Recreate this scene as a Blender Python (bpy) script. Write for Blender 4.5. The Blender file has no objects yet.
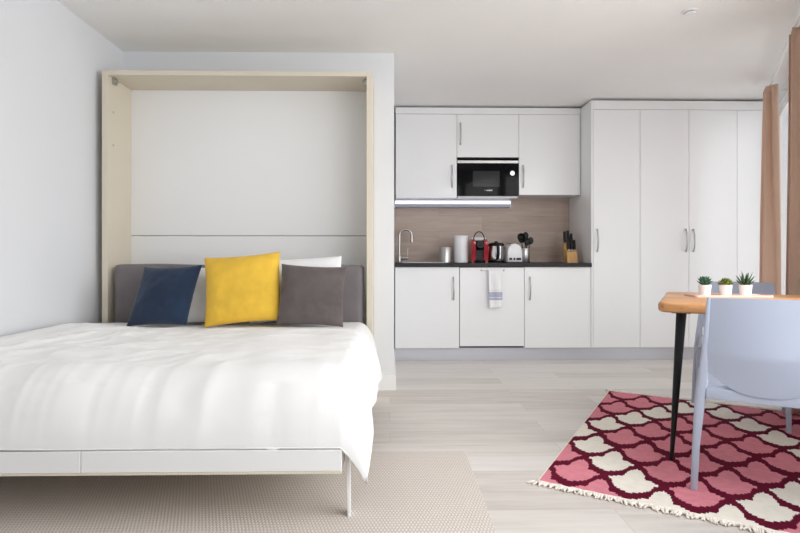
import bpy, bmesh, math, random
from mathutils import Vector, Matrix, noise

random.seed(7)
PI = math.pi
COL = bpy.context.scene.collection

# ------------------------------------------------------------------ materials
def principled(name, base, rough=.5, metal=0., coat=0., sheen=0., spec=None):
    m = bpy.data.materials.new(name)
    m.use_nodes = True
    nt = m.node_tree
    b = nt.nodes['Principled BSDF']
    b.inputs['Base Color'].default_value = (*base, 1)
    b.inputs['Roughness'].default_value = rough
    b.inputs['Metallic'].default_value = metal
    b.inputs['Coat Weight'].default_value = coat
    b.inputs['Sheen Weight'].default_value = sheen
    if spec is not None:
        b.inputs['Specular IOR Level'].default_value = spec
    return m, nt, b

def coords(nt, scale=(1, 1, 1), rot=(0, 0, 0)):
    tc = nt.nodes.new('ShaderNodeTexCoord')
    mp = nt.nodes.new('ShaderNodeMapping')
    mp.inputs['Scale'].default_value = scale
    mp.inputs['Rotation'].default_value = rot
    nt.links.new(tc.outputs['Object'], mp.inputs['Vector'])
    return mp.outputs['Vector']

def noise_tex(nt, vec, scale, detail=3, rough=.55):
    n = nt.nodes.new('ShaderNodeTexNoise')
    n.inputs['Scale'].default_value = scale
    n.inputs['Detail'].default_value = detail
    n.inputs['Roughness'].default_value = rough
    nt.links.new(vec, n.inputs['Vector'])
    return n.outputs['Fac']

def ramp(nt, fac, stops):
    r = nt.nodes.new('ShaderNodeValToRGB')
    e = r.color_ramp.elements
    while len(e) < len(stops):
        e.new(.5)
    for k, (p, c) in enumerate(stops):
        e[k].position = p
        e[k].color = (*c, 1)
    nt.links.new(fac, r.inputs['Fac'])
    return r.outputs['Color']

def bump(nt, b, height, strength, dist):
    n = nt.nodes.new('ShaderNodeBump')
    n.inputs['Strength'].default_value = strength
    n.inputs['Distance'].default_value = dist
    nt.links.new(height, n.inputs['Height'])
    nt.links.new(n.outputs['Normal'], b.inputs['Normal'])

def mottled(name, base, rough=.5, var=.03, scale=6, metal=0., coat=0., sheen=0., bump_s=0., bump_scale=80, stretch=(1, 1, 1), spec=None):
    """A plain material whose colour wavers a little, with an optional fine grain."""
    m, nt, b = principled(name, base, rough, metal, coat, sheen, spec)
    v = coords(nt, stretch)
    f = noise_tex(nt, v, scale)
    lo = tuple(max(0, c * (1 - var)) for c in base)
    hi = tuple(min(1, c * (1 + var)) for c in base)
    nt.links.new(ramp(nt, f, [(.3, lo), (.7, hi)]), b.inputs['Base Color'])
    if bump_s:
        bump(nt, b, noise_tex(nt, v, bump_scale, 4), bump_s, .002)
    return m

M = {}
M['wall'] = mottled('wall_paint', (.76, .775, .80), .7, .012, 2, bump_s=.05, bump_scale=120)
M['ceiling'] = mottled('ceiling_paint', (.92, .91, .89), .8, .012, 2, bump_s=.05, bump_scale=120)
M['trim'] = mottled('trim_paint', (.86, .86, .86), .45, .01, 3)
M['lacquer'] = mottled('white_lacquer', (.87, .875, .88), .32, .008, 2, coat=.15)
M['carcass'] = mottled('white_carcass', (.80, .80, .81), .5, .008, 2)
M['cream'] = mottled('cream_laminate', (.70, .635, .52), .5, .02, 3)
M['bedpanel'] = mottled('white_bed_panel', (.84, .84, .835), .45, .008, 2)
M['steel'] = mottled('brushed_steel', (.50, .49, .48), .3, .08, 30, metal=1., stretch=(1, 1, .05))
M['chrome'] = mottled('polished_chrome', (.75, .75, .75), .1, .02, 10, metal=1.)
M['plinth'] = mottled('brushed_aluminium_plinth', (.66, .67, .72), .38, .04, 20, metal=.75, stretch=(.05, 1, 1))
M['worktop'] = mottled('charcoal_worktop', (.022, .021, .023), .5, .25, 60, spec=.3)
M['lampbody'] = mottled('lavender_grey_lamp_body', (.36, .36, .45), .4, .02, 5)
M['blackglass'] = mottled('black_glass', (.006, .006, .007), .06, .1, 3, spec=.07)
M['darkwindow'] = mottled('dark_oven_window', (.03, .03, .032), .12, .1, 3, spec=.15)
M['black'] = mottled('black_plastic', (.01, .01, .011), .4, .15, 20, spec=.25)
M['blackmetal'] = mottled('black_powder_coat', (.008, .008, .009), .45, .15, 20, spec=.25)
M['dark'] = mottled('dark_recess', (.01, .01, .01), .8, .1, 5)
M['red'] = mottled('red_gloss', (.42, .012, .03), .2, .05, 8, coat=.5)
M['whiteplastic'] = mottled('white_plastic', (.82, .82, .84), .3, .01, 5)
M['ceramic'] = mottled('white_ceramic', (.86, .86, .85), .3, .012, 10)
M['chair'] = mottled('lavender_grey_plastic', (.415, .455, .565), .28, .012, 3, coat=.2)
M['blockwood'] = mottled('pale_block_wood', (.62, .36, .13), .5, .15, 20, stretch=(1, 1, .1))
M['mattress'] = mottled('mattress_ticking', (.82, .82, .80), .9, .02, 30)
M['soil'] = mottled('potting_soil', (.08, .05, .03), .95, .4, 60)
M['trayp'] = mottled('pale_pink_tray', (.72, .50, .44), .5, .03, 8)

def fabric(name, base, var=.06, weave=900, bs=.25, sheen=.3, rough=.9, patch=5):
    m, nt, b = principled(name, base, rough, sheen=sheen, spec=.12)
    v = coords(nt)
    f = noise_tex(nt, v, patch, 5)
    lo = tuple(max(0, c * (1 - var)) for c in base)
    hi = tuple(min(1, c * (1 + var)) for c in base)
    nt.links.new(ramp(nt, f, [(.3, lo), (.7, hi)]), b.inputs['Base Color'])
    bump(nt, b, noise_tex(nt, v, weave, 2), bs, .001)
    return m

M['duvet'] = fabric('white_cotton', (.86, .855, .845), .01, 500, .08, .1)
M['pillow'] = fabric('white_pillow_cotton', (.85, .85, .845), .01, 500, .1, .1)
M['navy'] = fabric('navy_velvet', (.019, .034, .068), .2, 500, .3, .25, .85, 7)
M['yellow'] = fabric('yellow_velvet', (.78, .49, .06), .12, 500, .3, .15, .85, 7)
M['greyvelvet'] = fabric('charcoal_velvet', (.118, .10, .096), .18, 500, .3, .25, .85, 9)
M['headboard'] = fabric('grey_upholstery', (.19, .172, .176), .08, 400, .3, .15, .9, 6)
M['curtain'] = fabric('tan_curtain_cloth', (.84, .655, .53), .05, 500, .2, .1, .9, 4)
def translucent(m, col, amount):
    nt = m.node_tree
    out, b = nt.nodes['Material Output'], nt.nodes['Principled BSDF']
    t = nt.nodes.new('ShaderNodeBsdfTranslucent')
    t.inputs['Color'].default_value = (*col, 1)
    mx = nt.nodes.new('ShaderNodeMixShader')
    mx.inputs[0].default_value = amount
    nt.links.new(b.outputs[0], mx.inputs[1])
    nt.links.new(t.outputs[0], mx.inputs[2])
    nt.links.new(mx.outputs[0], out.inputs['Surface'])
translucent(M['curtain'], (.82, .67, .57), .45)
M['towel'] = None
M['fringe'] = fabric('cream_fringe', (.86, .80, .73), .12, 300, .4, .1, .95, 60)
M['rug_cream'] = fabric('rug_cream_wool', (.82, .775, .69), .05, 260, .8, .1, .95, 30)
M['rug_pink'] = fabric('rug_pink_wool', (.66, .235, .285), .08, 260, .8, .0, .95, 30)
M['rug_burgundy'] = fabric('rug_burgundy_wool', (.115, .004, .022), .12, 260, .8, .0, .95, 30)

def towel_mat():
    m, nt, b = principled('towel_cotton', (.85, .85, .85), .95, sheen=.2)
    tc = nt.nodes.new('ShaderNodeTexCoord')
    sp = nt.nodes.new('ShaderNodeSeparateXYZ')
    nt.links.new(tc.outputs['Object'], sp.inputs[0])
    mr = nt.nodes.new('ShaderNodeMapRange')
    mr.inputs['From Min'].default_value = -.40
    mr.inputs['From Max'].default_value = 0
    nt.links.new(sp.outputs['Z'], mr.inputs['Value'])
    w, bl = (.85, .85, .86), (.42, .43, .55)
    r = nt.nodes.new('ShaderNodeValToRGB')
    r.color_ramp.interpolation = 'CONSTANT'
    e = r.color_ramp.elements
    stops = [(0, w), (.185, bl), (.235, w), (.25, bl), (.37, w), (.40, (.7, .7, .76)), (.415, w)]
    while len(e) < len(stops):
        e.new(.9)
    for k, (p, c) in enumerate(stops):
        e[k].position = p
        e[k].color = (*c, 1)
    nt.links.new(mr.outputs['Result'], r.inputs['Fac'])
    nt.links.new(r.outputs['Color'], b.inputs['Base Color'])
    bump(nt, b, noise_tex(nt, coords(nt), 350, 3), .4, .002)
    return m
M['towel'] = towel_mat()

def plank_mat(name, c1, c2, c3, length, width, seam, rough, grain=(1.2, 14, 14), axis_rot=(0, 0, 0), seam_c=(.3, .27, .25)):
    """Long boards, each with its own tone, with grain drawn out along the board."""
    m, nt, b = principled(name, c1, rough)
    v = coords(nt, rot=axis_rot)
    br = nt.nodes.new('ShaderNodeTexBrick')
    br.offset = .37
    br.inputs['Color1'].default_value = (0, 0, 0, 1)
    br.inputs['Color2'].default_value = (1, 1, 1, 1)
    br.inputs['Mortar'].default_value = (.5, .5, .5, 1)
    br.inputs['Scale'].default_value = 1
    br.inputs['Mortar Size'].default_value = seam
    br.inputs['Mortar Smooth'].default_value = .2
    br.inputs['Brick Width'].default_value = length
    br.inputs['Row Height'].default_value = width
    nt.links.new(v, br.inputs['Vector'])
    mp = nt.nodes.new('ShaderNodeMapping')
    mp.inputs['Scale'].default_value = grain
    nt.links.new(v, mp.inputs['Vector'])
    # shift the grain from board to board
    ad = nt.nodes.new('ShaderNodeVectorMath')
    ad.operation = 'ADD'
    sc = nt.nodes.new('ShaderNodeVectorMath')
    sc.operation = 'SCALE'
    sc.inputs['Scale'].default_value = 7
    nt.links.new(br.outputs['Color'], sc.inputs[0])
    nt.links.new(mp.outputs['Vector'], ad.inputs[0])
    nt.links.new(sc.outputs[0], ad.inputs[1])
    g1 = noise_tex(nt, ad.outputs[0], 1.6, 6, .62)
    mix = nt.nodes.new('ShaderNodeMix')
    mix.data_type = 'FLOAT'
    mix.inputs[0].default_value = .28
    nt.links.new(g1, mix.inputs[2])
    nt.links.new(br.outputs['Color'], mix.inputs[3])
    col = ramp(nt, mix.outputs[0], [(.22, c3), (.48, c1), (.78, c2)])
    mm = nt.nodes.new('ShaderNodeMix')
    mm.data_type = 'RGBA'
    nt.links.new(br.outputs['Fac'], mm.inputs[0])
    nt.links.new(col, mm.inputs[6])
    mm.inputs[7].default_value = (*seam_c, 1)
    nt.links.new(mm.outputs[2], b.inputs['Base Color'])
    bump(nt, b, g1, .08, .002)
    return m

M['floor'] = plank_mat('pale_grey_oak_boards', (.66, .62, .58), (.75, .72, .69), (.51, .465, .43), 1.35, .185, .0012, .42, seam_c=(.46, .42, .39))
M['splash'] = plank_mat('taupe_wood_effect', (.47, .365, .305), (.57, .465, .40), (.36, .27, .22), 1.2, .16, .001, .5, (2.2, 18, 18), (PI / 2, 0, 0), (.36, .28, .24))
M['tablewood'] = plank_mat('oiled_acacia', (.55, .27, .105), (.70, .40, .19), (.27, .105, .035), 2.5, .2, .0004, .38, (3.5, 26, 26), (0, 0, 0), (.5, .25, .1))

def beige_rug_mat():
    m, nt, b = principled('beige_flatweave', (.5, .44, .38), .95, sheen=.1)
    v = coords(nt)
    sp = nt.nodes.new('ShaderNodeSeparateXYZ')
    nt.links.new(v, sp.inputs[0])
    def math_(op, a, c=None):
        n = nt.nodes.new('ShaderNodeMath')
        n.operation = op
        for k, x in enumerate((a, c)):
            if x is None:
                continue
            if isinstance(x, (int, float)):
                n.inputs[k].default_value = x
            else:
                nt.links.new(x, n.inputs[k])
        return n.outputs[0]
    # a basket weave: bars of light yarn, every other row shifted by half
    yy = math_('MULTIPLY', sp.outputs['Y'], 1 / .018)
    row = math_('FLOOR', yy)
    sh = math_('MULTIPLY', math_('MODULO', math_('ABSOLUTE', row), 2), .5)
    xx = math_('ADD', math_('MULTIPLY', sp.outputs['X'], 1 / .0125), sh)
    fx = math_('ABSOLUTE', math_('SUBTRACT', math_('FRACT', math_('ADD', xx, 100)), .5))
    fy = math_('ABSOLUTE', math_('SUBTRACT', math_('FRACT', yy), .5))
    d = math_('ADD', math_('MULTIPLY', fx, 1.2), math_('MULTIPLY', fy, .55))
    n1 = noise_tex(nt, v, 90, 3)
    d2 = math_('ADD', d, math_('MULTIPLY', math_('SUBTRACT', n1, .5), .12))
    col = ramp(nt, d2, [(.26, (.70, .645, .595)), (.44, (.68, .62, .57)), (.62, (.49, .425, .37))])
    nt.links.new(col, b.inputs['Base Color'])
    inv = math_('SUBTRACT', 1, d2)
    bump(nt, b, inv, .5, .004)
    return m
M['beige'] = beige_rug_mat()

def leaf_mat(name, c1, c2):
    m, nt, b = principled(name, c1, .45)
    f = noise_tex(nt, coords(nt), 60, 3)
    nt.links.new(ramp(nt, f, [(.35, c1), (.65, c2)]), b.inputs['Base Color'])
    return m
M['leaf_blue'] = leaf_mat('blue_green_leaf', (.02, .07, .04), (.05, .14, .08))
M['leaf_lime'] = leaf_mat('olive_green_leaf', (.08, .12, .012), (.2, .24, .03))
M['leaf_dark'] = leaf_mat('dark_aloe_leaf', (.02, .055, .02), (.05, .12, .05))

def emit_mat(name, col, strength):
    m = bpy.data.materials.new(name)
    m.use_nodes = True
    nt = m.node_tree
    b = nt.nodes['Principled BSDF']
    b.inputs['Base Color'].default_value = (.8, .8, .85, 1)
    b.inputs['Emission Color'].default_value = (*col, 1)
    b.inputs['Emission Strength'].default_value = strength
    return m
M['lamp'] = emit_mat('lamp_diffuser', (.93, .95, 1), .36)

def pane_mat():
    m = bpy.data.materials.new('window_glass')
    m.use_nodes = True
    nt = m.node_tree
    nt.nodes.clear()
    o = nt.nodes.new('ShaderNodeOutputMaterial')
    t = nt.nodes.new('ShaderNodeBsdfTransparent')
    g = nt.nodes.new('ShaderNodeBsdfGlossy')
    g.inputs['Roughness'].default_value = .02
    mx = nt.nodes.new('ShaderNodeMixShader')
    lw = nt.nodes.new('ShaderNodeFresnel')
    lw.inputs['IOR'].default_value = 1.2
    cap = nt.nodes.new('ShaderNodeMath')
    cap.operation = 'MULTIPLY'
    cap.inputs[1].default_value = .2
    nt.links.new(lw.outputs[0], cap.inputs[0])
    nt.links.new(cap.outputs[0], mx.inputs[0])
    nt.links.new(t.outputs[0], mx.inputs[1])
    nt.links.new(g.outputs[0], mx.inputs[2])
    nt.links.new(mx.outputs[0], o.inputs[0])
    return m
M['pane'] = pane_mat()

# ------------------------------------------------------------------ mesh helpers
def new():
    return bmesh.new()

def box(bm, x0, x1, y0, y1, z0, z1, bev=0., seg=2):
    r = bmesh.ops.create_cube(bm, size=1)
    vs = r['verts']
    for v in vs:
        v.co = Vector(((x0 + x1) / 2 + v.co.x * (x1 - x0), (y0 + y1) / 2 + v.co.y * (y1 - y0), (z0 + z1) / 2 + v.co.z * (z1 - z0)))
    if bev:
        es = list({e for v in vs for e in v.link_edges})
        bmesh.ops.bevel(bm, geom=es, offset=bev, segments=seg, profile=.5, affect='EDGES')
    return bm

def tube(bm, pts, rad, n=12, cap=True):
    """Sweep a circle along a polyline; rad is a number or one per point."""
    pts = [Vector(p) for p in pts]
    if not hasattr(rad, '__len__'):
        rad = [rad] * len(pts)
    rings, up = [], None
    for i, p in enumerate(pts):
        t = (pts[min(i + 1, len(pts) - 1)] - pts[max(i - 1, 0)]).normalized()
        if up is None:
            up = Vector((0, 0, 1)) if abs(t.z) < .9 else Vector((1, 0, 0))
        a = t.cross(up)
        if a.length < 1e-4:
            a = t.orthogonal()
        a.normalize()
        b = a.cross(t).normalized()
        up = b
        rings.append([bm.verts.new(p + (a * math.cos(2 * PI * k / n) + b * math.sin(2 * PI * k / n)) * rad[i]) for k in range(n)])
    for i in range(len(rings) - 1):
        for k in range(n):
            bm.faces.new((rings[i][k], rings[i][(k + 1) % n], rings[i + 1][(k + 1) % n], rings[i + 1][k]))
    if cap:
        bm.faces.new(rings[0][::-1])
        bm.faces.new(rings[-1])
    return bm

def lathe(bm, prof, n=32, cx=0, cy=0, sx=1., sy=1.):
    """Turn an (r, z) profile about a vertical axis."""
    rings = []
    for r, z in prof:
        if r < 1e-5:
            rings.append([bm.verts.new((cx, cy, z))])
        else:
            rings.append([bm.verts.new((cx + sx * r * math.cos(2 * PI * k / n), cy + sy * r * math.sin(2 * PI * k / n), z)) for k in range(n)])
    for a, b in zip(rings, rings[1:]):
        for k in range(n):
            k2 = (k + 1) % n
            if len(a) == 1 and len(b) == 1:
                continue
            if len(a) == 1:
                bm.faces.new((a[0], b[k2], b[k]))
            elif len(b) == 1:
                bm.faces.new((a[k], a[k2], b[0]))
            else:
                bm.faces.new((a[k], a[k2], b[k2], b[k]))
    if len(rings[0]) > 1:
        bm.faces.new(rings[0][::-1])
    if len(rings[-1]) > 1:
        bm.faces.new(rings[-1])
    return bm

def prism(bm, outline, axis, a0, a1, bev=0.):
    """Extrude a closed 2-D outline along an axis ('x', 'y' or 'z')."""
    def put(p, a):
        return {'x': (a, p[0], p[1]), 'y': (p[0], a, p[1]), 'z': (p[0], p[1], a)}[axis]
    A = [bm.verts.new(put(p, a0)) for p in outline]
    B = [bm.verts.new(put(p, a1)) for p in outline]
    n = len(outline)
    fs = [bm.faces.new(A[::-1]), bm.faces.new(B)]
    for k in range(n):
        fs.append(bm.faces.new((A[k], A[(k + 1) % n], B[(k + 1) % n], B[k])))
    if bev:
        es = list({e for f in fs[:2] for e in f.edges})
        bmesh.ops.bevel(bm, geom=es, offset=bev, segments=2, profile=.5, affect='EDGES')
    return bm

def ball(bm, c, rx, ry, rz, nu=20, nv=12):
    r = bmesh.ops.create_uvsphere(bm, u_segments=nu, v_segments=nv, radius=1)
    for v in r['verts']:
        v.co = Vector((c[0] + v.co.x * rx, c[1] + v.co.y * ry, c[2] + v.co.z * rz))
    return bm

def rod(bm, p, q, r, n=12):
    return tube(bm, [p, q], r, n)

def grid(bm, nu, nv, f):
    vs = [[bm.verts.new(f(i / nu, j / nv)) for j in range(nv + 1)] for i in range(nu + 1)]
    for i in range(nu):
        for j in range(nv):
            bm.faces.new((vs[i][j], vs[i + 1][j], vs[i + 1][j + 1], vs[i][j + 1]))
    return vs

def obj(name, bm, mat, parent=None, smooth=None, local=False, label=None):
    """Link a bmesh as ONE object. Under an unrotated parent the shape is given in room coordinates unless local=True."""
    if parent is not None and not local:
        off = Vector(parent.location)
        if parent.parent is not None:
            off = off + Vector(parent.parent.location)
        bmesh.ops.translate(bm, verts=bm.verts, vec=-off)
    bmesh.ops.recalc_face_normals(bm, faces=bm.faces)
    me = bpy.data.meshes.new(name)
    bm.to_mesh(me)
    bm.free()
    o = bpy.data.objects.new(name, me)
    COL.objects.link(o)
    for mm in (mat if isinstance(mat, (list, tuple)) else [mat]):
        me.materials.append(mm)
    if smooth:
        for p in me.polygons:
            p.use_smooth = True
        if smooth is not True:
            me.set_sharp_from_angle(angle=math.radians(smooth))
    if parent is not None:
        o.parent = parent
    if label:
        o['label'] = label
    return o

def thing(name, label, cat, loc=(0, 0, 0), rotz=0, group=None):
    o = bpy.data.objects.new(name, None)
    o.empty_display_size = .1
    COL.objects.link(o)
    o.location = loc
    o.rotation_euler = (0, 0, rotz)
    return tag(o, label, cat, group)

def tag(o, label, cat, group=None):
    o['label'] = label
    o['category'] = cat
    if group:
        o['group'] = group
    return o

def recentre(o, loc):
    """Move a single-mesh thing's origin to its base."""
    o.data.transform(Matrix.Translation(-Vector(loc)))
    o.location = loc
    return o

def struct(name, bm, mat, parent=None, smooth=None, local=False):
    o = obj(name, bm, mat, parent, smooth, local)
    if parent is None:
        o['kind'] = 'structure'
    return o

def copy_tree(o, parent=None):
    c = o.copy()
    COL.objects.link(c)
    if parent is not None:
        c.parent = parent
    for ch in list(o.children):
        copy_tree(ch, c)
    return c

# ------------------------------------------------------------------ measures
HC = 2.425                      # ceiling height
XL = -1.905                      # left wall
YM = 3.89                       # the wall behind the bed
YB = 5.57                       # kitchen back wall
YR = -3.0                       # wall behind the camera
YF = 4.945                      # fronts of base and tall units
YU = 5.22                       # fronts of wall units
CX, CY = 1.23, 2.462            # near left corner of the table: origin of the slanted window side
ROT = -math.radians(30)
R = Vector((math.cos(ROT), math.sin(ROT), 0))
D = Vector((-math.sin(ROT), math.cos(ROT), 0))
RW = .80                        # the window wall stands this far along R

def slant(r, d, z=0):
    return Vector((CX, CY, z)) + R * r + D * d

# ------------------------------------------------------------------ the setting
bm = new(); box(bm, -2.1, 4.3, YR - .2, YB + .12, -.1, 0)
struct('floor', bm, M['floor'])
bm = new(); box(bm, -2.1, 4.3, YR - .2, YB + .12, HC, HC + .1)
struct('ceiling', bm, M['ceiling'])
bm = new(); box(bm, XL - .12, XL, YR - .12, YB, 0, HC)
struct('wall_left', bm, M['wall'])
bm = new(); box(bm, XL, .03, YM, YB, 0, HC)
struct('wall_middle', bm, M['wall'])
bm = new(); box(bm, .03, 4.3, YB, YB + .12, 0, HC)
struct('wall_back', bm, M['wall'])
# baseboard round the foot of the wall beside the bed
bm = new()
prism(bm, [(-.112, YM - .001), (-.112, YM - .014), (.044, YM - .014), (.044, YF + .05), (.0305, YF + .05), (.0305, YM - .001)], 'z', 0, .11)
struct('baseboard_middle', bm, M['trim'])

def slanted_wall(bm, openings, d0, d1, thick=.16):
    """Wall along D in slanted local axes (x = along R, y = along D) with rectangular openings."""
    cuts = sorted(openings)
    y = d0
    for a, b, z0, z1 in cuts:
        box(bm, RW, RW + thick, y, a, 0, HC)
        if z0 > 0:
            box(bm, RW, RW + thick, a, b, 0, z0)
        if z1 < HC:
            box(bm, RW, RW + thick, a, b, z1, HC)
        y = b
    box(bm, RW, RW + thick, y, d1, 0, HC)

W1 = (1.22, 3.30, .06, 2.33)
W2 = (-2.35, .75, .45, 2.33)
bm = new(); slanted_wall(bm, [W1, W2], -2.6, 3.95)
o = struct('wall_right', bm, M['wall'])
o.location = (CX, CY, 0); o.rotation_euler.z = ROT

def window(name, a, b, z0, z1, x, n, along='y'):
    """Frame, sashes and panes in an opening; local axes as the wall's."""
    root = None
    def bx(bm, p0, p1, x0, x1, q0, q1):
        if along == 'y':
            box(bm, x0, x1, p0, p1, q0, q1)
        else:
            box(bm, p0, p1, x0, x1, q0, q1)
    f = .045
    bm = new()
    bx(bm, a, a + f, x + .004, x + .054, z0, z1)
    bx(bm, b - f, b, x + .004, x + .054, z0, z1)
    bx(bm, a + f, b - f, x + .004, x + .054, z0, z0 + f)
    bx(bm, a + f, b - f, x + .004, x + .054, z1 - f, z1)
    w = (b - a - 2 * f) / n
    for k in range(1, n):
        bx(bm, a + f + k * w - .02, a + f + k * w + .02, x + .004, x + .054, z0 + f, z1 - f)
    root = struct(name, bm, M['trim'])
    for k in range(n):
        p0, p1 = a + f + k * w + (.02 if k else 0), a + f + (k + 1) * w - (.02 if k < n - 1 else 0)
        s = .05
        bm = new()
        bx(bm, p0, p0 + s, x + .010, x + .048, z0 + f, z1 - f)
        bx(bm, p1 - s, p1, x + .010, x + .048, z0 + f, z1 - f)
        bx(bm, p0 + s, p1 - s, x + .010, x + .048, z0 + f, z0 + f + s)
        bx(bm, p0 + s, p1 - s, x + .010, x + .048, z1 - f - s, z1 - f)
        sash = obj('window_sash', bm, M['trim'], root, local=True)
        bm = new(); bx(bm, p0 + s, p1 - s, x + .027, x + .031, z0 + f + s, z1 - f - s)
        obj('pane', bm, M['pane'], sash, local=True)
    return root

for nm, w, n in (('window_1', W1, 2), ('window_2', W2, 3)):
    o = window(nm, w[0], w[1], w[2], w[3], RW, n)
    o.location = (CX, CY, 0); o.rotation_euler.z = ROT

bm = new(); box(bm, .625, .785, YR - .12, -.19, 0, HC)
struct('wall_side', bm, M['wall'])
# the wall behind the camera, with its window
W3 = (-1.75, .45, .85, 2.36)
bm = new()
box(bm, XL, W3[0], YR - .12, YR, 0, HC)
box(bm, W3[1], .625, YR - .12, YR, 0, HC)
box(bm, W3[0], W3[1], YR - .12, YR, 0, W3[2])
box(bm, W3[0], W3[1], YR - .12, YR, W3[3], HC)
struct('wall_rear', bm, M['wall'])
window('window_3', W3[0], W3[1], W3[2], W3[3], YR - .16, 3, 'x')

# ------------------------------------------------------------------ wall bed
BX0, BX1, BY0, BY1, BH = -1.852, -.114, 3.505, 3.838, 2.158
bed = thing('fold_down_bed', 'cream framed fold-down wall bed with white base lowered over beige rug', 'bed', (-.98, 3.5, 0))
t = .038
for x0 in (BX0, BX1 - t):
    bm = new(); box(bm, x0, x0 + t, BY0, YM - .002, 0, BH, .0015, 1)
    sp = obj('side_panel', bm, M['cream'], bed)
    for z, big in ((1.905, 0), (1.69, 0)):
        bm = new()
        xi = x0 + t if x0 == BX0 else x0
        sgn = 1 if x0 == BX0 else -1
        rod(bm, (xi - .001 * sgn, BY0 + .07, z), (xi + .002 * sgn, BY0 + .07, z), .008, 14)
        obj('screw_cap', bm, M['steel'], sp)
bm = new(); box(bm, BX0 + t, BX1 - t, BY0, YM - .002, BH - .03, BH, .0015, 1)
obj('top_panel', bm, M['cream'], bed)
bm = new(); box(bm, BX0 + t, BX1 - t, BY1 - .02, BY1, 1.108, BH - .03, .002, 1)
obj('back_panel', bm, M['bedpanel'], bed, label='upper white back panel')
bm = new(); box(bm, BX0 + t, BX1 - t, BY1 - .02, BY1, .05, 1.104, .002, 1)
obj('back_panel', bm, M['bedpanel'], bed, label='lower white back panel')
for x, s in ((BX0 + t, 1), (BX1 - t, -1)):
    bm = new()
    x0, x1 = sorted((x, x + .022 * s))
    box(bm, x0, x1, BY0 + .05, BY0 + .085, BH - .075, BH - .031, .003)
    rod(bm, (x + .022 * s, BY0 + .067, BH - .052), (x + .03 * s, BY0 + .067, BH - .052), .012, 14)
    obj('corner_bracket', bm, M['steel'], bed, label='grey metal corner bracket')
# the folding base: panel, rails, legs
FX0, FX1, FY = -1.80, -.168, 1.875
bm = new(); box(bm, FX0, FX1, FY, 3.42, .205, .214, .001, 1)
obj('base_panel', bm, M['cream'], bed, label='cream underside panel')
bm = new(); box(bm, FX0, -1.064, FY, FY + .05, .2142, .288, .002, 1)
obj('foot_rail', bm, M['bedpanel'], bed)
bm = new(); box(bm, -1.062, FX1, FY, FY + .05, .2142, .288, .002, 1)
obj('foot_rail', bm, M['bedpanel'], bed)
for x0 in (FX0, FX1 - .025):
    bm = new(); box(bm, x0, x0 + .025, FY + .05, 3.42, .2142, .288, .002, 1)
    obj('side_rail', bm, M['bedpanel'], bed)
for x in (-.152, -1.815):
    bm = new()
    prism(bm, [(x - .012, .29), (x + .004, .29), (x + .007, .008), (x - .003, .008)], 'y', 1.975, 2.02, .0015)
    obj('leg', bm, M['bedpanel'], bed, label='slim white folding leg')
# headboard cushion, slightly slumped along its top edge
def headboard(u, v):
    x = -1.792 + 1.622 * u
    a = PI * 2 * v
    c, s = math.cos(a), math.sin(a)
    top = .905 + .012 * math.sin(2.3 * PI * u + .3) * math.exp(-2 * u) + .006 * noise.noise(Vector((u * 5, 0, 1)))
    z0 = .45
    hh, hy = (top - z0) / 2, .055
    e = min(u, 1 - u) * 1.622
    k = 1. if e > .045 else math.sqrt(max(0, 1 - ((.045 - e) / .045) ** 2))
    kz = 1 - .07 * (1 - k)
    y = 3.565 + (hy * (.25 + .75 * k)) * math.copysign(abs(s) ** .45, s) + .006 * noise.noise(Vector((u * 6, v * 4, 3)))
    z = z0 + hh + hh * kz * math.copysign(abs(c) ** .3, c)
    return (x, y, z)
bm = new()
vs = grid(bm, 90, 48, headboard)
bmesh.ops.remove_doubles(bm, verts=bm.verts, dist=1e-5)
for e in (0, 90):
    ring = [v for v in vs[e] if v.is_valid]
    try:
        bm.faces.new(ring)
    except Exception:
        pass
obj('headboard', bm, M['headboard'], bed, smooth=60, label='dark grey upholstered headboard cushion')

bm = new(); box(bm, FX0 + .03, FX1 - .03, FY + .085, 3.46, .2145, .455, .07, 5)
mt = obj('mattress', bm, M['mattress'], smooth=40)
tag(recentre(mt, (-.98, 2.7, .2145)), 'white mattress hidden under the duvet in the wall bed', 'mattress')

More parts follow.
